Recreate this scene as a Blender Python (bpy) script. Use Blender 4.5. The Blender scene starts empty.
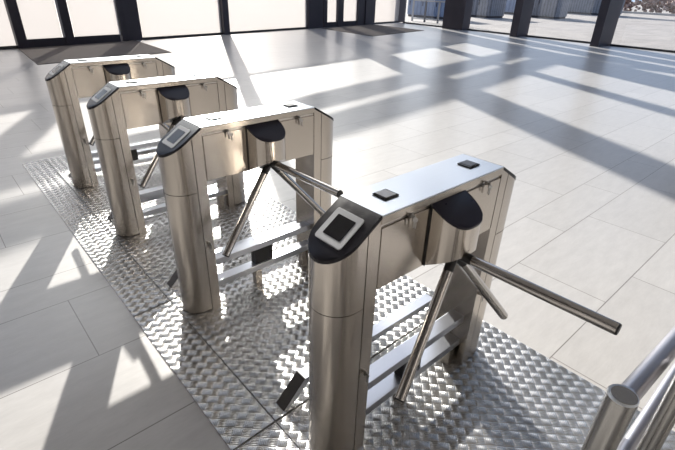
import bpy, bmesh, math, random
from mathutils import Vector, Matrix
random.seed(4)
PI = math.pi
col = bpy.context.scene.collection
scene = bpy.context.scene

# ------------------------------------------------------------------ camera, light, exposure
cam_d = bpy.data.cameras.new('camera')
cam = bpy.data.objects.new('camera', cam_d); col.objects.link(cam)
CAM = Vector((-0.8698, -0.7676, 1.5778))
yaw, pit, rol = 0.8329, 0.4884, 0.0316
F = Vector((math.cos(yaw)*math.cos(pit), math.sin(yaw)*math.cos(pit), -math.sin(pit)))
R0 = Vector((math.sin(yaw), -math.cos(yaw), 0)); U0 = R0.cross(F)
Rr = R0*math.cos(rol) + U0*math.sin(rol); Uu = U0*math.cos(rol) - R0*math.sin(rol)
M = Matrix((Rr, Uu, -F)).transposed().to_4x4(); M.translation = CAM
cam.matrix_world = M
cam_d.sensor_width = 36.0; cam_d.lens = 451.05/675*36.0
cam_d.clip_start = 0.05; cam_d.clip_end = 400
scene.camera = cam

SUN_AZ, SUN_EL = math.radians(26.8), math.radians(23.5)
to_sun = Vector((math.sin(SUN_AZ)*math.cos(SUN_EL), math.cos(SUN_AZ)*math.cos(SUN_EL), math.sin(SUN_EL)))
sd = bpy.data.lights.new('sun', 'SUN'); sun = bpy.data.objects.new('sun', sd); col.objects.link(sun)
sun.rotation_euler = to_sun.to_track_quat('Z', 'Y').to_euler()
sun.location = to_sun*30
sd.energy = 11.5; sd.color = (1.0, 0.92, 0.82); sd.angle = math.radians(0.6)

w = bpy.data.worlds.new('sky'); scene.world = w; w.use_nodes = True
nt = w.node_tree; nt.nodes.clear()
wo = nt.nodes.new('ShaderNodeOutputWorld'); bg = nt.nodes.new('ShaderNodeBackground')
tc = nt.nodes.new('ShaderNodeTexCoord'); sx = nt.nodes.new('ShaderNodeSeparateXYZ'); cr = nt.nodes.new('ShaderNodeValToRGB')
nt.links.new(tc.outputs['Generated'], sx.inputs[0]); nt.links.new(sx.outputs['Z'], cr.inputs[0])
cr.color_ramp.elements[0].position = 0.0; cr.color_ramp.elements[0].color = (0.56, 0.68, 0.88, 1)
cr.color_ramp.elements[1].position = 0.7; cr.color_ramp.elements[1].color = (0.26, 0.38, 0.62, 1)
# bright aureole of the hazy sky around the sun
dt = nt.nodes.new('ShaderNodeVectorMath'); dt.operation = 'DOT_PRODUCT'; nt.links.new(tc.outputs['Generated'], dt.inputs[0]); dt.inputs[1].default_value = to_sun
def wm(op, a, v):
    x = nt.nodes.new('ShaderNodeMath'); x.operation = op; nt.links.new(a, x.inputs[0]); x.inputs[1].default_value = v; return x.outputs[0]
au = wm('MULTIPLY', wm('POWER', wm('MAXIMUM', dt.outputs['Value'], 0.0), 14.0), 5.5)
mx = nt.nodes.new('ShaderNodeMix'); mx.data_type = 'RGBA'; mx.blend_type = 'ADD'; mx.clamp_result = False; mx.clamp_factor = False
nt.links.new(au, mx.inputs[0]); nt.links.new(cr.outputs[0], mx.inputs[6]); mx.inputs[7].default_value = (1.0, .93, .82, 1)
nt.links.new(mx.outputs[2], bg.inputs[0]); nt.links.new(bg.outputs[0], wo.inputs[0])
bg.inputs[1].default_value = 1.15
scene.view_settings.view_transform = 'Standard'; scene.view_settings.look = 'None'
scene.view_settings.exposure = 0.1; scene.view_settings.gamma = 1.0
scene.view_settings.use_curve_mapping = False
scene.cycles.use_denoising = True
scene.cycles.max_bounces = 8
scene.cycles.sample_clamp_indirect = 6.0

# ------------------------------------------------------------------ node helpers
def new_mat(name):
    m = bpy.data.materials.new(name); m.use_nodes = True
    n = m.node_tree.nodes; n.clear()
    o = n.new('ShaderNodeOutputMaterial'); b = n.new('ShaderNodeBsdfPrincipled')
    m.node_tree.links.new(b.outputs[0], o.inputs[0])
    return m, n, m.node_tree.links, b, o
def mth(n, l, op, a, b=None, c=None):
    x = n.new('ShaderNodeMath'); x.operation = op
    for i, v in enumerate((a, b, c)):
        if v is None: continue
        if isinstance(v, (int, float)): x.inputs[i].default_value = v
        else: l.new(v, x.inputs[i])
    return x.outputs[0]
def noise(n, l, vec, scale, detail=3, rough=.55, stretch=None):
    if stretch:
        mp = n.new('ShaderNodeMapping'); mp.inputs['Scale'].default_value = stretch; l.new(vec, mp.inputs[0]); vec = mp.outputs[0]
    t = n.new('ShaderNodeTexNoise'); t.inputs['Scale'].default_value = scale
    t.inputs['Detail'].default_value = detail; t.inputs['Roughness'].default_value = rough
    l.new(vec, t.inputs['Vector']); return t.outputs['Fac']
def ramp(n, l, fac, stops):
    r = n.new('ShaderNodeValToRGB'); l.new(fac, r.inputs[0])
    e = r.color_ramp.elements
    while len(e) < len(stops): e.new(.5)
    for i, (p, c) in enumerate(stops): e[i].position = p; e[i].color = (*c, 1) if len(c) == 3 else c
    return r.outputs[0]
def bump(n, l, b, h, strength, dist):
    x = n.new('ShaderNodeBump'); x.inputs['Strength'].default_value = strength; x.inputs['Distance'].default_value = dist
    l.new(h, x.inputs['Height']); l.new(x.outputs[0], b.inputs['Normal'])

def plain(name, c, rough=.5, metal=0., spec=.5):
    m, n, l, b, o = new_mat(name)
    b.inputs['Specular IOR Level'].default_value = spec
    b.inputs['Base Color'].default_value = (*c, 1); b.inputs['Roughness'].default_value = rough; b.inputs['Metallic'].default_value = metal
    g = n.new('ShaderNodeNewGeometry')
    f = noise(n, l, g.outputs['Position'], 40, 2)
    l.new(mth(n, l, 'ADD', mth(n, l, 'MULTIPLY', f, .12), max(0, rough-.06)), b.inputs['Roughness'])
    return m

def brushed(name, c, rough, stretch, aniso=.0, rot=0.):
    m, n, l, b, o = new_mat(name)
    t = n.new('ShaderNodeTexCoord')
    f = noise(n, l, t.outputs['Object'], 1.0, 4, .7, stretch)
    l.new(ramp(n, l, f, [(.2, tuple(v*.95 for v in c)), (.8, tuple(min(1, v*1.03) for v in c))]), b.inputs['Base Color'])
    b.inputs['Metallic'].default_value = 1.0
    l.new(mth(n, l, 'ADD', mth(n, l, 'MULTIPLY', f, .10), rough-.05), b.inputs['Roughness'])
    bump(n, l, b, f, .05, .0003)
    if aniso:
        tg = n.new('ShaderNodeTangent'); tg.direction_type = 'RADIAL'; tg.axis = 'Z'; l.new(tg.outputs[0], b.inputs['Tangent'])
        b.inputs['Anisotropic'].default_value = aniso; b.inputs['Anisotropic Rotation'].default_value = rot
    return m
STEEL_V = brushed('brushed steel vertical grain', (.55, .505, .455), .22, (420, 420, 5), .85, .25)
STEEL_H = brushed('brushed steel lengthwise grain', (.63, .60, .57), .27, (5, 420, 420))
STEEL_TOP = brushed('satin steel lid', (.62, .66, .72), .33, (4, 300, 300))
TUBE = brushed('polished steel tube', (.50, .48, .46), .16, (300, 300, 300))
RAILM = brushed('satin steel railing', (.38, .38, .42), .36, (6, 380, 380))
RAILV = brushed('satin steel post', (.42, .41, .395), .26, (380, 380, 5))
FLATB = brushed('satin rail bar', (.50, .52, .57), .34, (5, 300, 300))
BLACK = plain('glossy black plastic', (.012, .011, .016), .24, 0., .28)
CAPM = plain('dark plum plastic hood', (.018, .015, .026), .30, 0., .3)
RUBBER = plain('black rubber', (.010, .010, .011), .5)
FRAME_GREY = plain('light grey reader bezel', (.50, .51, .53), .4)
SCREEN = plain('dark reader window', (.010, .010, .012), .12)
KEYM = plain('nickel key', (.42, .41, .40), .3, 1.0)
FRAME = plain('dark anodised frame', (.022, .018, .030), .42)
COLM = plain('dark plum column cladding', (.030, .025, .038), .5)
SHADE_DARK = plain('painted shade of rail ends', (.035, .03, .028), .4)
SEAL = plain('floor channel', (.03, .03, .032), .6)

def tread():
    m, n, l, b, o = new_mat('aluminium five bar tread plate')
    g = n.new('ShaderNodeNewGeometry'); s = n.new('ShaderNodeSeparateXYZ'); l.new(g.outputs['Position'], s.inputs[0])
    c = .7071/.037
    u = mth(n, l, 'MULTIPLY', mth(n, l, 'ADD', s.outputs['X'], s.outputs['Y']), c)
    v = mth(n, l, 'MULTIPLY', mth(n, l, 'SUBTRACT', s.outputs['X'], s.outputs['Y']), c)
    u = mth(n, l, 'ADD', u, 100.); v = mth(n, l, 'ADD', v, 100.)
    par = mth(n, l, 'MODULO', mth(n, l, 'ADD', mth(n, l, 'FLOOR', u), mth(n, l, 'FLOOR', v)), 2.)
    fu = mth(n, l, 'FRACT', u); fv = mth(n, l, 'FRACT', v)
    def ridge(a, bb):      # five bars across a, running along bb
        r = mth(n, l, 'POWER', mth(n, l, 'ABSOLUTE', mth(n, l, 'SINE', mth(n, l, 'MULTIPLY', a, PI*5))), 1.3)
        e = mth(n, l, 'SUBTRACT', 1., mth(n, l, 'POWER', mth(n, l, 'ABSOLUTE', mth(n, l, 'MULTIPLY', mth(n, l, 'SUBTRACT', bb, .5), 2.1)), 4.))
        return mth(n, l, 'MULTIPLY', r, mth(n, l, 'MAXIMUM', e, 0.))
    h = mth(n, l, 'ADD', mth(n, l, 'MULTIPLY', ridge(fu, fv), par), mth(n, l, 'MULTIPLY', ridge(fv, fu), mth(n, l, 'SUBTRACT', 1., par)))
    # gentle pillow of each group of bars so that it catches the light as one lozenge
    pil = mth(n, l, 'MULTIPLY', mth(n, l, 'SINE', mth(n, l, 'MULTIPLY', fu, PI)), mth(n, l, 'SINE', mth(n, l, 'MULTIPLY', fv, PI)))
    hh = mth(n, l, 'ADD', h, mth(n, l, 'MULTIPLY', pil, 1.3))
    nz = noise(n, l, g.outputs['Position'], 3.5, 4)
    l.new(ramp(n, l, nz, [(.3, (.34, .34, .335)), (.7, (.50, .495, .49))]), b.inputs['Base Color'])
    b.inputs['Metallic'].default_value = .82
    l.new(mth(n, l, 'ADD', mth(n, l, 'MULTIPLY', nz, .14), .12), b.inputs['Roughness'])
    bump(n, l, b, hh, .6, .0022)
    return m
TREAD = tread()

def tiles():
    m, n, l, b, o = new_mat('pale stone floor tiles')
    g = n.new('ShaderNodeNewGeometry'); s = n.new('ShaderNodeSeparateXYZ'); l.new(g.outputs['Position'], s.inputs[0])
    X, Y = s.outputs['X'], s.outputs['Y']
    per = 1.41
    yy = mth(n, l, 'DIVIDE', mth(n, l, 'ADD', Y, per*20-.30), per)
    k = mth(n, l, 'FLOOR', yy); f = mth(n, l, 'MULTIPLY', mth(n, l, 'FRACT', yy), per)
    g1 = mth(n, l, 'GREATER_THAN', f, .32); g2 = mth(n, l, 'GREATER_THAN', f, .86)
    row = mth(n, l, 'ADD', mth(n, l, 'MULTIPLY', k, 3.), mth(n, l, 'ADD', g1, g2))
    d = mth(n, l, 'MINIMUM', mth(n, l, 'ABSOLUTE', mth(n, l, 'SUBTRACT', f, .32)), mth(n, l, 'ABSOLUTE', mth(n, l, 'SUBTRACT', f, .86)))
    d = mth(n, l, 'MINIMUM', d, mth(n, l, 'MINIMUM', f, mth(n, l, 'SUBTRACT', per, f)))
    off = mth(n, l, 'MULTIPLY', mth(n, l, 'FRACT', mth(n, l, 'MULTIPLY', row, .3819)), 1.1)
    xx = mth(n, l, 'DIVIDE', mth(n, l, 'ADD', mth(n, l, 'ADD', X, off), 44-.12), 1.1)
    fx = mth(n, l, 'MULTIPLY', mth(n, l, 'FRACT', xx), 1.1)
    dx = mth(n, l, 'MINIMUM', fx, mth(n, l, 'SUBTRACT', 1.1, fx))
    dd = mth(n, l, 'MINIMUM', d, dx)
    joint = mth(n, l, 'LESS_THAN', dd, .0026)
    cell = mth(n, l, 'FRACT', mth(n, l, 'MULTIPLY', mth(n, l, 'SINE', mth(n, l, 'ADD', mth(n, l, 'MULTIPLY', row, 12.99), mth(n, l, 'MULTIPLY', mth(n, l, 'FLOOR', xx), 78.23))), 437.58))
    n1 = noise(n, l, g.outputs['Position'], 5, 6, .65, (1., 3.5, 1.))
    n2 = noise(n, l, g.outputs['Position'], 60, 3, .6, (.5, 2.4, 1))
    mix = mth(n, l, 'ADD', mth(n, l, 'MULTIPLY', n1, .55), mth(n, l, 'ADD', mth(n, l, 'MULTIPLY', n2, .22), mth(n, l, 'MULTIPLY', cell, .12)))
    base = ramp(n, l, mix, [(.2, (.37, .36, .355)), (.62, (.50, .488, .48))])
    mx = n.new('ShaderNodeMix'); mx.data_type = 'RGBA'; l.new(joint, mx.inputs[0]); l.new(base, mx.inputs[6]); mx.inputs[7].default_value = (.16, .145, .135, 1)
    l.new(mx.outputs[2], b.inputs['Base Color'])
    b.inputs['IOR'].default_value = 1.85
    l.new(mth(n, l, 'ADD', mth(n, l, 'MULTIPLY', n1, .04), .29), b.inputs['Roughness'])
    hh = mth(n, l, 'ADD', mth(n, l, 'MULTIPLY', n2, .25), mth(n, l, 'MULTIPLY', mth(n, l, 'SUBTRACT', 1., joint), 1.))
    bump(n, l, b, hh, .06, .0006)
    return m
TILES = tiles()

def mat_carpet():
    m, n, l, b, o = new_mat('ribbed grey brown entrance mat')
    g = n.new('ShaderNodeNewGeometry')
    f = noise(n, l, g.outputs['Position'], 30, 4, .7, (1, 4, 1))
    l.new(ramp(n, l, f, [(.3, (.10, .085, .078)), (.7, (.17, .145, .13))]), b.inputs['Base Color'])
    b.inputs['Roughness'].default_value = .9; bump(n, l, b, f, .6, .004)
    return m
CARPET = mat_carpet()
def mat_paving():
    m, n, l, b, o = new_mat('outdoor concrete paving')
    g = n.new('ShaderNodeNewGeometry')
    f = noise(n, l, g.outputs['Position'], .7, 6, .7, (1, 1.6, 1)); f2 = noise(n, l, g.outputs['Position'], 9, 4)
    mixv = mth(n, l, 'ADD', mth(n, l, 'MULTIPLY', f, .7), mth(n, l, 'MULTIPLY', f2, .3))
    l.new(ramp(n, l, mixv, [(.32, (.17, .155, .15)), (.62, (.30, .275, .26))]), b.inputs['Base Color'])
    b.inputs['Roughness'].default_value = .85
    return m
PAVING = mat_paving()
def mat_frost():
    m, n, l, b, o = new_mat('frosted white glass')
    n.remove(b)
    t = n.new('ShaderNodeBsdfTranslucent'); t.inputs[0].default_value = (.48, .47, .47, 1)
    d = n.new('ShaderNodeBsdfDiffuse'); d.inputs[0].default_value = (.50, .50, .50, 1)
    gl = n.new('ShaderNodeBsdfGlossy'); gl.inputs['Roughness'].default_value = .15
    a = n.new('ShaderNodeMixShader'); a.inputs[0].default_value = .3; l.new(t.outputs[0], a.inputs[1]); l.new(d.outputs[0], a.inputs[2])
    c = n.new('ShaderNodeMixShader'); c.inputs[0].default_value = .05; l.new(a.outputs[0], c.inputs[1]); l.new(gl.outputs[0], c.inputs[2])
    tr = n.new('ShaderNodeBsdfTransparent'); e = n.new('ShaderNodeMixShader'); e.inputs[0].default_value = .34
    l.new(c.outputs[0], e.inputs[1]); l.new(tr.outputs[0], e.inputs[2]); l.new(e.outputs[0], o.inputs[0]); return m
FROST = mat_frost()
def mat_clear():
    m, n, l, b, o = new_mat('clear window glass')
    n.remove(b)
    t = n.new('ShaderNodeBsdfTransparent'); t.inputs[0].default_value = (.95, .97, .985, 1)
    gl = n.new('ShaderNodeBsdfGlossy'); gl.inputs['Roughness'].default_value = .02; gl.inputs[0].default_value = (.9, .95, 1, 1)
    fr = n.new('ShaderNodeLayerWeight'); fr.inputs[0].default_value = .5
    fac = mth(n, l, 'ADD', mth(n, l, 'MULTIPLY', mth(n, l, 'POWER', fr.outputs['Facing'], 5.), .55), .04)
    a = n.new('ShaderNodeMixShader'); l.new(fac, a.inputs[0]); l.new(t.outputs[0], a.inputs[1]); l.new(gl.outputs[0], a.inputs[2])
    l.new(a.outputs[0], o.inputs[0]); return m
CLEAR = mat_clear()
def mat_panelled(name, c1, c2, freq):
    m, n, l, b, o = new_mat(name)
    t = n.new('ShaderNodeTexCoord'); s = n.new('ShaderNodeSeparateXYZ'); l.new(t.outputs['Object'], s.inputs[0])
    q = mth(n, l, 'ADD', s.outputs['X'], s.outputs['Y'])
    r = mth(n, l, 'ABSOLUTE', mth(n, l, 'SINE', mth(n, l, 'MULTIPLY', q, freq)))
    f = noise(n, l, t.outputs['Object'], 4, 4)
    l.new(ramp(n, l, mth(n, l, 'MULTIPLY', f, mth(n, l, 'ADD', r, .4)), [(.15, c1), (.6, c2)]), b.inputs['Base Color'])
    b.inputs['Roughness'].default_value = .6; bump(n, l, b, r, .5, .02)
    return m
CLAD = mat_panelled('grey ribbed metal cladding', (.13, .13, .14), (.26, .26, .28), 14)
BLUE = mat_panelled('blue grey metal cladding', (.13, .17, .26), (.22, .28, .40), 10)
def mat_hedge():
    m, n, l, b, o = new_mat('russet and pale hedge leaves')
    g = n.new('ShaderNodeNewGeometry'); f = noise(n, l, g.outputs['Position'], 3, 5, .7)
    l.new(ramp(n, l, f, [(.3, (.10, .05, .04)), (.5, (.32, .20, .16)), (.7, (.55, .45, .40))]), b.inputs['Base Color'])
    b.inputs['Roughness'].default_value = .8; return m
HEDGE = mat_hedge()
CONC = plain('pale concrete kerb', (.42, .40, .38), .8)
WALLW = plain('white plaster', (.52, .50, .48), .75)
WALLD = plain('dark unseen wall for reflections', (.07, .062, .06), .6)

# ------------------------------------------------------------------ mesh helpers
def link(name, bm, mat, parent=None, smooth=0):
    bmesh.ops.recalc_face_normals(bm, faces=bm.faces[:])
    me = bpy.data.meshes.new(name); bm.to_mesh(me); bm.free()
    if smooth:
        for p in me.polygons: p.use_smooth = True
        try: me.set_sharp_from_angle(angle=math.radians(smooth))
        except Exception: pass
    o = bpy.data.objects.new(name, me); me.materials.append(mat); col.objects.link(o)
    if parent: o.parent = parent
    return o
def empty(name, loc=(0, 0, 0), rz=0):
    o = bpy.data.objects.new(name, None); col.objects.link(o); o.location = loc; o.rotation_euler.z = rz; o.empty_display_size = .1
    return o
def tag(o, label=None, cat=None, group=None, kind=None):
    if label: o['label'] = label
    if cat: o['category'] = cat
    if group: o['group'] = group
    if kind: o['kind'] = kind
    return o
def struct(o, label=None): o['kind'] = 'structure'; (label and o.__setitem__('label', label)); return o
def box(bm, x0, x1, y0, y1, z0, z1, bev=0.):
    vs = [bm.verts.new((x, y, z)) for z in (z0, z1) for x, y in ((x0, y0), (x1, y0), (x1, y1), (x0, y1))]
    fs = [bm.faces.new([vs[i] for i in q]) for q in ((0, 3, 2, 1), (4, 5, 6, 7), (0, 1, 5, 4), (1, 2, 6, 5), (2, 3, 7, 6), (3, 0, 4, 7))]
    if bev:
        es = {e for f in fs for e in f.edges}
        bmesh.ops.bevel(bm, geom=list(es), offset=bev, segments=2, profile=.5, affect='EDGES')
    return bm
def prism(bm, pts, zlo, zhi, bev=0.):
    """pts: outline in XY; zlo/zhi: number or function(x, y)"""
    lo = zlo if callable(zlo) else (lambda x, y: zlo)
    hi = zhi if callable(zhi) else (lambda x, y: zhi)
    a = [bm.verts.new((x, y, lo(x, y))) for x, y in pts]; b = [bm.verts.new((x, y, hi(x, y))) for x, y in pts]
    n = len(pts); top = bm.faces.new(b); bot = bm.faces.new(a[::-1])
    for i in range(n): bm.faces.new((a[i], a[(i+1) % n], b[(i+1) % n], b[i]))
    if bev: bmesh.ops.bevel(bm, geom=list(top.edges), offset=bev, segments=2, profile=.5, affect='EDGES')
    return bm
def tube(bm, p0, p1, r, seg=20, r1=None):
    p0, p1 = Vector(p0), Vector(p1); d = (p1-p0); z = d.normalized()
    x = z.orthogonal().normalized(); y = z.cross(x); r1 = r if r1 is None else r1
    A = []; B = []
    for i in range(seg):
        t = 2*PI*i/seg; q = x*math.cos(t)+y*math.sin(t)
        A.append(bm.verts.new(p0+q*r)); B.append(bm.verts.new(p1+q*r1))
    for i in range(seg): bm.faces.new((A[i], A[(i+1) % seg], B[(i+1) % seg], B[i]))
    bm.faces.new(A[::-1]); bm.faces.new(B)
    return bm
def BM(): return bmesh.new()

# ------------------------------------------------------------------ the hall: floor and walls
FLZ = -0.012
C = Vector((18.2, 16.15, 0)); a1 = math.radians(9.2)
U1 = Vector((-math.cos(a1), -math.sin(a1), 0)); N1 = Vector((math.sin(a1), -math.cos(a1), 0))   # N1 points into the hall
U2 = Vector((-.07, -1, 0)).normalized(); N2 = Vector((-1, .07, 0)).normalized()
bm = BM()
fl = [(-9, -7), (-9, C.y+U1.y*27.2/1.0), (C.x, C.y), (C.x-1.6, -7)]
fl[1] = (-9, C.y + U1.y/U1.x*(-9-C.x))
prism(bm, fl, FLZ-.1, FLZ)
struct(link('floor', bm, TILES))

def wbox(bm, U, N, t0, t1, d0, d1, z0, z1):
    """box along a facade: t along it from the corner, d depth into the hall"""
    vs = []
    for z in (z0, z1):
        for t, d in ((t0, d0), (t1, d0), (t1, d1), (t0, d1)):
            p = C + U*t + N*d; vs.append(bm.verts.new((p.x, p.y, z)))
    for q in ((0, 3, 2, 1), (4, 5, 6, 7), (0, 1, 5, 4), (1, 2, 6, 5), (2, 3, 7, 6), (3, 0, 4, 7)): bm.faces.new([vs[i] for i in q])
    return bm
TOP = 10.5
trim_n = [0]
def trim(U, N, t0, t1, d0, d1, z0, z1, mat=COLM):
    trim_n[0] += 1
    return struct(link('trim_%d' % trim_n[0], wbox(BM(), U, N, t0, t1, d0, d1, z0, z1), mat))
win_n = [0]
def window(U, N, t0, t1, lowmat, parts=(), sill=.07):
    """full height glazing bay: a low pane, the clear panes above, the horizontal bars of its frame"""
    win_n[0] += 1
    e = struct(empty('window_%d' % win_n[0], C+U*((t0+t1)/2)))
    inv = e.location.copy()
    def add(nm, bmx, m):
        bmesh.ops.translate(bmx, verts=bmx.verts[:], vec=-inv); return link(nm, bmx, m, e)
    add('pane', wbox(BM(), U, N, t0, t1, .10, .112, FLZ+sill, 3.45), lowmat)
    for z0, z1 in ((3.5, 4.55), (4.95, 5.10), (5.52, TOP-.3)):
        add('pane', wbox(BM(), U, N, t0, t1, .10, .112, z0, z1), CLEAR)
    add('sill', wbox(BM(), U, N, t0, t1, .06, .17, FLZ, FLZ+sill), SEAL if sill < .1 else FRAME)
    for z0, z1 in ((3.42, 3.52), (4.54, 4.96), (5.09, 5.53), (TOP-.3, TOP)):
        add('mullion', wbox(BM(), U, N, t0, t1, .08, .14, z0, z1), FRAME)
    for t in parts: add('mullion', wbox(BM(), U, N, t-.12, t+.12, .02, .26, FLZ, TOP), FRAME)
    return e
# facade with the doors
def door(U, N, t0, t1, tm, sw, off=0.):
    win_n[0] += 1
    d_n[0] += 1
    e = struct(empty('door_%d' % d_n[0], C+U*((t0+t1)/2))); inv = e.location.copy()
    def add(nm, bmx, m):
        bmesh.ops.translate(bmx, verts=bmx.verts[:], vec=-inv); return link(nm, bmx, m, e)
    for a, b in ((t0, tm-sw/2), (tm+sw/2, t1)):
        add('pane', wbox(BM(), U, N, a+.05, b-.05, .12+off, .135+off, FLZ+.18, 3.3), FROST)
    for a, b in ((t0-.02, t0+.14), (t1-.20, t1+.02), (tm-sw/2, tm+sw/2)):
        add('door_frame', wbox(BM(), U, N, a, b, .06+off, .2+off, FLZ, 3.45), FRAME)
    add('bottom_rail', wbox(BM(), U, N, t0+.2, t1-.2, .07+off, .18+off, FLZ, FLZ+.2), FRAME)
    for z0, z1 in ((3.3, 3.52), (4.54, 4.96), (5.09, 5.53), (TOP-.3, TOP)):
        add('mullion', wbox(BM(), U, N, t0, t1, .08, .14, z0, z1), FRAME)
    for z0, z1 in ((3.5, 4.55), (4.95, 5.10), (5.52, TOP-.3)):
        add('pane', wbox(BM(), U, N, t0, t1, .10, .112, z0, z1), CLEAR)
    for s in (-1, 1):
        add('handle', tube(BM(), C+U*(tm+s*(sw/2+.12))+N*(.24+off)+Vector((0, 0, 1.15)), C+U*(tm+s*(sw/2+.12))+N*(.24+off)+Vector((0, 0, 1.9)), .018, 10), FRAME)
    return e
d_n = [0]
trim(U1, N1, -.55, .08, -.4, .12, FLZ, TOP)             # corner column
window(U1, N1, .08, 3.05, FROST)
trim(U1, N1, .32, 1.42, .13, .17, 3.5, TOP)            # unseen panel above the frosted pane, added to cast the corner shadow
trim(U1, N1, 2.3, 3.05, 0, .20, FLZ, 3.5)
trim(U1, N1, 3.05, 3.5, 0, .16, FLZ, TOP)
door(U1, N1, 3.5, 5.95, 4.86, .38)
trim(U1, N1, 6.02, 6.92, 0, .20, FLZ, TOP)
window(U1, N1, 6.94, 14.03, FROST, parts=(11.04,))
trim(U1, N1, 14.05, 14.55, 0, .12, FLZ, TOP)
door(U1, N1, 14.58, 17.34, 16.13, .22, .05)
window(U1, N1, 17.36, 27.3, FROST, parts=(22.5,))
# facade with clear glass
window(U2, N2, .57, 3.3, CLEAR, sill=.06)
trim(U2, N2, 3.42, 4.55, 0, .50, FLZ, TOP)
window(U2, N2, 4.6, 6.95, CLEAR, sill=.06)
trim(U2, N2, 7.1, 7.42, 0, .75, FLZ, TOP)
window(U2, N2, 7.45, 10.3, CLEAR, sill=.06)
trim(U2, N2, 10.38, 10.66, 0, .95, FLZ, TOP)
window(U2, N2, 10.7, 14.3, CLEAR, sill=.06)
trim(U2, N2, 14.35, 14.75, 0, .95, FLZ, TOP)
window(U2, N2, 14.8, 18.6, CLEAR, sill=.06)
trim(U2, N2, 18.6, 19.0, 0, .95, FLZ, TOP)
window(U2, N2, 19.05, 23.1, CLEAR, sill=.06)
# unseen ceiling, its large skylight added to reflect sky in the turnstile lids
bm = BM(); yl = fl[1][1]+.2
for q in ([(-9.3, -7.3), (-9.3, yl), (3.5, C.y-14.7*.162+.2), (3.5, -7.3)],
          [(3.5, -7.3), (3.5, 4.5), (C.x-.6, 4.5), (C.x-1.4, -7.3)],
          [(3.5, 12.6), (3.5, C.y-14.7*.162+.2), (C.x+.3, C.y+.3), (C.x, 12.6)],
          [(16.2, 4.5), (16.2, 12.6), (C.x, 12.6), (C.x-.6, 4.5)]):
    prism(bm, q, TOP, TOP+.3)
struct(link('ceiling', bm, WALLW))
struct(link('wall_left_unseen', box(BM(), -9.3, -9.0, -7.3, fl[1][1], FLZ, TOP), WALLD))  # unseen walls, made dark for contrast in the steel reflections
struct(link('wall_back_unseen', box(BM(), -9.3, 16.9, -7.3, -7.0, FLZ, TOP), WALLD))
for q in (-7.2, -4.6, -1.2, 1.1, 3.9, 6.8, 10.5, 14.0):  # unseen pale pilasters added as bright streaks for the steel to reflect
    trim_n[0] += 1
    struct(link('trim_%d' % trim_n[0], box(BM(), q, q+.7, -7.0, -6.7, FLZ, TOP), WALLW))
for q in (-5.2, -2.4, .3, 3.2, 6.0, 8.6):  # same added pilasters along the unseen left wall, for reflections
    trim_n[0] += 1
    struct(link('trim_%d' % trim_n[0], box(BM(), -9.0, -8.7, q, q+.7, FLZ, TOP), WALLW))

# entrance mats
def mat_obj(pts, label):
    o = link('entrance_mat', prism(BM(), pts, FLZ, FLZ+.012), CARPET)
    return tag(o, label, 'doormat', 'entrance mats')
mat_obj([(1.1, 13.42), (.95, 10.4), (3.95, 10.85), (4.1, 13.86)], 'dark brown entrance mat before the wide left glass door, behind the farthest turnstile')
mat_obj([(12.0, 14.75), (11.7, 11.5), (15.6, 12.3), (15.7, 15.55)], 'dark brown entrance mat before the narrow middle door, between two dark columns')

# ------------------------------------------------------------------ outdoors
bm = BM(); box(bm, -60, 140, -60, 140, FLZ-.13, FLZ-.05)
g = link('ground', bm, PAVING); struct(g)
def cabinet(x, y, rz, lx, ly, h, mat, label, doors=2):
    e = empty('outdoor_cabinet', (x, y, FLZ-.05), rz); tag(e, label, 'cabinet')
    link('body', box(BM(), 0, lx, 0, ly, .12, h, .01), mat, e)
    link('base', box(BM(), .05, lx-.05, .05, ly-.05, 0, .12), FRAME, e)
    link('top', box(BM(), -.04, lx+.04, -.04, ly+.04, h, h+.06, .01), CONC, e)
    for k in range(doors):
        a = .06+(ly-.12)*k/doors; b = .06+(ly-.12)*(k+1)/doors-.04
        dd = link('door', box(BM(), -.03, 0, a, b, .2, h-.08, .006), mat, e)
        link('handle', box(BM(), -.06, -.03, b-.12, b-.08, h*.45, h*.62), FRAME, dd)
    return e
cabinet(23.6, 16.9, -.05, 1.2, 3.4, 1.45, BLUE, 'blue-grey outdoor cabinet beyond the window beside the corner column', 3)
cabinet(28.2, 17.0, -.05, 1.6, 2.2, 1.7, CLAD, 'grey ribbed outdoor cabinet seen between the two left dark columns')
cabinet(35.5, 18.6, -.05, 1.6, 3.6, 2.4, BLUE, 'tall blue metal cabinet standing behind the grey one outdoors', 3)
cabinet(33.0, 14.9, -.05, 1.6, 3.0, 1.9, CLAD, 'grey outdoor cabinet right of the middle dark column')
cabinet(44.0, 15.2, -.05, 1.8, 7.0, 2.6, CLAD, 'long grey metal cabinet farthest away across the paving', 4)
# railing of the terrace next to the corner
e = empty('terrace_railing', (20.4, 15.3, FLZ-.05), -.07); tag(e, 'pale metal railing outside the glass beside the corner column', 'railing')
link('top_rail', box(BM(), 0, .06, -1.9, 1.9, 1.0, 1.06), CONC, e)
link('bottom_rail', box(BM(), 0, .05, -1.9, 1.9, .12, .16), CONC, e)
for k in range(5):
    link('post', box(BM(), 0, .07, -1.9+k*.93, -1.82+k*.93, 0, 1.05), FRAME if k % 2 else CONC, e)
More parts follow.
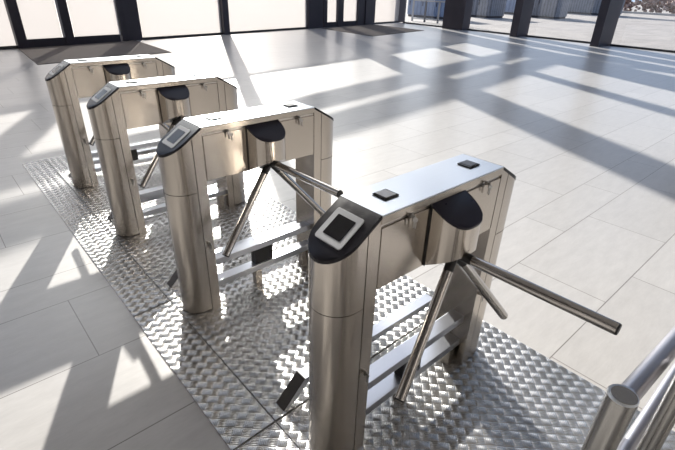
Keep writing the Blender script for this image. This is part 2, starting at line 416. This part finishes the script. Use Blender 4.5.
# kerb and hedge
tag(link('kerb', prism(BM(), [(47, -14), (47.5, -14), (54.5, 22), (54, 22)], FLZ-.05, .12), CONC), 'low pale kerb along the hedge at the far side of the paving', 'kerb')
bm = BM()
for k in range(1100):
    t = random.random(); a = random.random()
    cx = 48.6+7*t+random.random()*2.0; cy = -14+36*t; cz = random.random()**.8*2.0
    s = .14+.24*random.random()
    m4 = Matrix.Translation((cx, cy, cz)) @ Matrix.Rotation(random.random()*6.3, 4, Vector((random.random()-.5, random.random()-.5, random.random()+.01)))
    bmesh.ops.create_icosphere(bm, subdivisions=1, radius=s, matrix=m4 @ Matrix.Diagonal((1, .55, .8, 1)))
h = link('hedge', bm, HEDGE); tag(h, 'russet clipped hedge behind the kerb beyond the paving', 'hedge', kind='stuff')

# ------------------------------------------------------------------ tread plate platform under the turnstiles
W = .178; LEN = .654; AA = .085; RR = W/2; K = .66; KB = .58; AB = .097; SEAM = .692
YS = [0.0, 1.122, 2.192, 3.262]
secs = [(-1.9, -.755), (-.75, .305), (.31, 1.335), (1.34, 2.385), (2.39, 4.25)]
labels = ['right behind the round steel posts', 'under the nearest turnstile', 'under the second nearest turnstile',
          'under the second farthest turnstile', 'under the farthest turnstile']
for (y0, y1), lb in zip(secs, labels):
    e = empty('tread_plate', (0, (y0+y1)/2, FLZ)); tag(e, 'patterned aluminium tread plate section ' + lb, 'floor plate', 'tread plates of the platform')
    yc = (y0+y1)/2
    link('plate', box(BM(), -.198, 1.02, y0-yc+.002, y1-yc-.002, 0, .012, .0015), TREAD, e)
    bm = BM(); prism(bm, [(-.400, y0-yc+.002), (-.202, y0-yc+.002), (-.202, y1-yc-.002), (-.400, y1-yc-.002)], 0, lambda x, y: .004+.0078*(x+.415)/.213)
    link('edge_plate', bm, TREAD, e)

# ------------------------------------------------------------------ turnstile
def dshape(a, r, x_in, n=18, sgn=-1, x0=0.):
    """outline: straight back at x_in, flanks to a, then a half circle; sgn -1 points to -X"""
    pts = [(x0+sgn*x_in, W), (x0+sgn*x_in, 0)]
    for i in range(n+1):
        t = PI*i/n; pts.append((x0+sgn*(a+r*math.sin(t)), RR-r*math.cos(t)))
    return pts
def inset(pts, d):
    cx = sum(p[0] for p in pts)/len(pts); cy = RR
    return [(x+(d if x < cx else -d), y+(d if y < cy else -d)) for x, y in pts]
def make_turnstile():
    root = empty('turnstile')
    slope_f = lambda x, y: 1.0+K*min(0, x)-.012
    slope_b = lambda x, y: 1.0-KB*max(0, x-LEN)-.012
    # body between the columns
    link('body', box(BM(), .001, LEN-.001, .006, W-.002, .737, .966), STEEL_H, root)
    lid = link('lid', box(BM(), .0, LEN, -.002, W+.002, .9945, 1.0, .0015), STEEL_TOP, root)
    link('lid_skirt', box(BM(), .0, LEN, -.0015, W+.0015, .970, .9943), STEEL_V, lid)
    for x in (.112, .562):
        pd = link('indicator', box(BM(), x-.032, x+.032, .062, .122, 1.0, 1.006, .004), SCREEN, root)
        link('indicator_glass', box(BM(), x-.024, x+.024, .068, .116, 1.006, 1.0072, .001), FRAME_GREY if x < .3 else BLACK, pd)
    # access panels on the near flank
    for x0, x1, lx in ((.004, .231, .128), (.419, LEN-.004, .545)):
        ap = link('access_panel', box(BM(), x0, x1, 0, .006, .737, .955, .0012), STEEL_V, root)
        lk = link('lock', tube(BM(), (lx, 0, .962), (lx, -.008, .962), .0075, 14), KEYM, ap)
        bm = BM(); box(bm, lx-.001, lx+.001, -.02, -.008, .957, .967)
        tube(bm, (lx, -.016, .954), (lx, -.019, .954), .009, 12)
        box(bm, lx-.003, lx+.003, -.019, -.016, .925, .948)
        tube(bm, (lx+.014, -.013, .944), (lx+.014, -.016, .944), .008, 12)
        box(bm, lx+.0115, lx+.0165, -.016, -.013, .915, .94)
        link('keys', bm, KEYM, root)
    # columns at both ends
    for sg, x0, sl in ((-1, 0., slope_f), (1, LEN, slope_b)):
        xi = x0; xo = x0+sg*.050; aa = AA if sg < 0 else AB
        bm = BM(); prism(bm, [(xi, 0), (xo-sg*.001, 0), (xo-sg*.001, W), (xi, W)], 0, sl)
        link('column_post', bm, STEEL_V, root)
        cvr = link('column_cover', prism(BM(), dshape(aa, RR, .0525, sgn=sg, x0=x0), SEAM, sl), STEEL_V, root, 40)
        lo = link('column_door', prism(BM(), dshape(aa, RR, .0525, sgn=sg, x0=x0), .004, SEAM-.0028), STEEL_V, root, 40)
        link('column_core', prism(BM(), inset(dshape(aa, RR, .040, sgn=sg, x0=x0), .004), .0, lambda x, y: sl(x, y)-.01), RUBBER, root, 40)
        lx = x0+sg*.028
        bm = BM(); tube(bm, (lx, 0, .405), (lx, -.010, .405), .008, 14)
        lk = link('lock', bm, KEYM, root)
        bm = BM(); box(bm, lx-.001, lx+.001, -.022, -.010, .400, .410); box(bm, lx-.003, lx+.003, -.020, -.017, .372, .398); tube(bm, (lx, -.017, .397), (lx, -.020, .397), .008, 12)
        link('keys', bm, KEYM, lk)
        # sloped dark plate on the end
        pl = [(x0, -.0015), *[(x, y) for x, y in dshape(aa+.001, RR+.0015, .0, sgn=sg, x0=x0)[2:]], (x0, W+.0015)]
        top = (lambda x, y: 1.0+K*min(0, x)+.0005) if sg < 0 else (lambda x, y: 1.0-KB*max(0, x-LEN)+.0005)
        bmx = prism(BM(), pl, sl, top, .0025)
        if sg < 0:
            rp = link('reader_panel', bmx, BLACK, root, 35)
            # rounded bezel and window lying on the slope
            def rr(x0_, x1_, y0_, y1_, r, n=5):
                o = []
                for cx, cy, s0 in ((x1_-r, y1_-r, 0), (x0_+r, y1_-r, 90), (x0_+r, y0_+r, 180), (x1_-r, y0_+r, 270)):
                    for i in range(n+1):
                        t = math.radians(s0+90*i/n); o.append((cx+r*math.cos(t), cy+r*math.sin(t)))
                return o
            sz = lambda d: (lambda x, y: 1.0+K*x+d)
            fr = link('bezel', prism(BM(), rr(-.130, -.033, .034, .150, .009), sz(.0), sz(.0035), .0008), FRAME_GREY, rp)
            link('screen', prism(BM(), rr(-.113, -.050, .054, .130, .003), sz(.0034), sz(.0044)), SCREEN, fr)
        else:
            link('end_plate', bmx, BLACK, root, 35)
    # drive housing bulge
    xc, hw, dep = .325, .094, .112
    n = 24; pts = [(xc-hw, 0.004), (xc+hw, .004)]
    for i in range(n+1):
        t = PI*i/n
        ex = math.copysign(abs(math.cos(t))**.72, math.cos(t)); pts.append((xc+hw*ex, -dep*abs(math.sin(t))**.72))
    low = lambda x, y: .737-.55*min(0, y)
    hi = lambda x, y: .968+.54*min(0, y)
    link('drive_housing', prism(BM(), pts, low, lambda x, y: hi(x, y)-.006), STEEL_V, root, 40)
    pts2 = [(xc-hw-.0015, .0035), (xc+hw+.0015, .0035)]
    for i in range(n+1):
        t = PI*i/n; ex = math.copysign(abs(math.cos(t))**.72, math.cos(t)); pts2.append((xc+(hw+.0015)*ex, -(dep+.002)*abs(math.sin(t))**.72))
    link('housing_gap', box(BM(), xc-hw-.0012, xc-hw+.001, -.007, .004, .737, .968), RUBBER, root)
    hood = link('housing_hood', prism(BM(), pts2, lambda x, y: hi(x, y)-.006, lambda x, y: hi(x, y)+.001, .003), CAPM, root, 35)
    # hub and the three arms
    H = Vector((.318, -.064, .781)); nb = math.radians(48)
    ax = Vector((0, -math.cos(nb), -math.sin(nb)))
    hb = link('hub', tube(BM(), H-ax*.012, H+ax*.006, .060, 36, .060), RUBBER, root, 35)
    link('hub_plate', tube(BM(), H+ax*.006, H+ax*.013, .055, 36, .049), KEYM, hb, 35)
    b0 = Vector((0, -1, 0))
    for k in range(3):
        d = Matrix.Rotation(math.radians(-2+120*k), 3, ax) @ b0
        s = H - ax*.004
        arm = link('arm', tube(BM(), s+d*.07, s+d*.515, .018, 22), TUBE, root, 35)
        link('arm_joint', tube(BM(), s+d*.020, s+d*.078, .018, 20, .0175), RUBBER, arm, 35)
        link('end_cap', tube(BM(), s+d*.515, s+d*.520, .018, 20, .016), RUBBER, arm, 35)
    # cross rails between the columns
    for z0, z1 in ((.238, .274), (.100, .136)):
        link('cross_rail', box(BM(), 0, LEN, .034, .098, z0, z1, .002), FLATB, root)
    link('rail_bracket', box(BM(), .26, .38, .046, .090, .136, .238, .001), RUBBER, root)
    link('support_leg', box(BM(), .255, .295, .040, .080, 0, .100, .001), STEEL_V, root)
    link('support_leg', box(BM(), LEN-.06, LEN-.02, .040, .080, 0, .100, .001), STEEL_V, root)
    return root
def copy_tree(o, parent=None):
    c = o.copy(); col.objects.link(c)
    if parent: c.parent = parent; c.matrix_parent_inverse = o.matrix_parent_inverse.copy()
    for ch in list(o.children): copy_tree(ch, c)
    return c
t0 = make_turnstile()
tl = ['nearest steel tripod turnstile, its black reader plate and long arm in the foreground',
      'second nearest steel tripod turnstile, standing behind the foreground one',
      'second farthest steel tripod turnstile, between the two middle machines of the row',
      'farthest steel tripod turnstile, in front of the brown mat at the wide door']
tl[2] = 'steel tripod turnstile directly in front of the farthest one in the row'
for k, y in enumerate(YS):
    o = t0 if k == 0 else copy_tree(t0)
    o.location = (0, y, 0); tag(o, tl[k], 'turnstile', 'row of tripod turnstiles')

# low bent floor rails beside each turnstile
def make_floor_rail():
    pts = [(-.142, .0), (-.032, .110), (.842, .110), (.952, .0)]
    th = .034
    inn = [(-.142+th*1.2, .0), (-.032+th*.42, .110-th), (.842-th*.42, .110-th), (.952-th*1.2, .0)]
    bm = BM(); A = []; B = []
    for (x, z) in pts+inn[::-1]: A.append(bm.verts.new((x, -.028, z))); B.append(bm.verts.new((x, .028, z)))
    for L in (A, B):
        for i in range(3): bm.faces.new((L[i], L[i+1], L[6-i], L[7-i]))
    n = 8
    for i in range(n): bm.faces.new((A[i], A[(i+1) % n], B[(i+1) % n], B[i]))
    fr = link('floor_rail', bm, FLATB)
    d = .0012
    for q in (((-.1460, 0), (-.0345, .1115)), ((.9560, 0), (.8445, .1115))):  # dark sheets added over both slopes, shade put into their colour
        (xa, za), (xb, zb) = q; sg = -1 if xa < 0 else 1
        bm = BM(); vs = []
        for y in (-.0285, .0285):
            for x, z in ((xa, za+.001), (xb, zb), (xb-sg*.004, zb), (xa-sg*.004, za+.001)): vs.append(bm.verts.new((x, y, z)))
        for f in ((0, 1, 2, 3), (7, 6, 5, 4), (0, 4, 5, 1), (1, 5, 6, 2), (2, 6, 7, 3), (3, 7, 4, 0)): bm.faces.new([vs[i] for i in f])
        tag(link('end_plate', bm, SHADE_DARK, fr), 'added dark sheet, painted shade of the sloping end')
    return fr
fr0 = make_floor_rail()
fl_l = ['low bent steel floor rail just left behind the nearest turnstile', 'low bent steel floor rail behind the second nearest turnstile',
        'low bent steel floor rail behind the turnstile next to the farthest', 'low bent steel floor rail behind the farthest turnstile']
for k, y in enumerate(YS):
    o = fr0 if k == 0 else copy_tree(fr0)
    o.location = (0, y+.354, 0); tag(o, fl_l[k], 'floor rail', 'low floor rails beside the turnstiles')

RP = .0235
# ------------------------------------------------------------------ round steel railing at the near right
e = empty('steel_railing', (-.1615, -.6970, 0)); tag(e, 'round brushed steel post with two long rails at the lower right corner', 'railing')
po = link('post', tube(BM(), (0, 0, .0), (0, 0, .997), RP, 36), RAILV, e, 35)
link('cap_ring', tube(BM(), (0, 0, .996), (0, 0, 1.0), RP+.0004, 36, RP-.0012), STEEL_TOP, po, 35)
link('post_cap', tube(BM(), (-.0016, -.0016, .999), (-.0016, -.0016, 1.0008), RP-.0036, 36, RP-.0038), RAILV, po, 35)
link('flange', tube(BM(), (0, 0, 0), (0, 0, .008), .055, 36), RAILV, po, 35)
tr = link('top_rail', tube(BM(), (.0, 0, .972), (1.45, -.07, .95), .0175, 28), RAILM, e, 35)
link('collar', tube(BM(), (.018, 0, .972), (.036, 0, .972), .0235, 28, .0190), FLATB, tr, 35)
link('lower_rail', tube(BM(), (.0, 0, .33), (1.45, -.01, .33), .021, 28), RAILM, e, 35)
link('post', tube(BM(), (1.45, -.07, .0), (1.45, -.07, .997), RP, 36), RAILV, e, 35)
e = empty('railing_post', (.035, -.7535, 0)); tag(e, 'slim round steel post, right of the thick post at the lower right', 'post')
link('tube', tube(BM(), (0, 0, .0), (0, 0, .997), .0175, 28), RAILV, e, 35)
link('flange', tube(BM(), (0, 0, 0), (0, 0, .008), .035, 28), RAILV, e, 35)
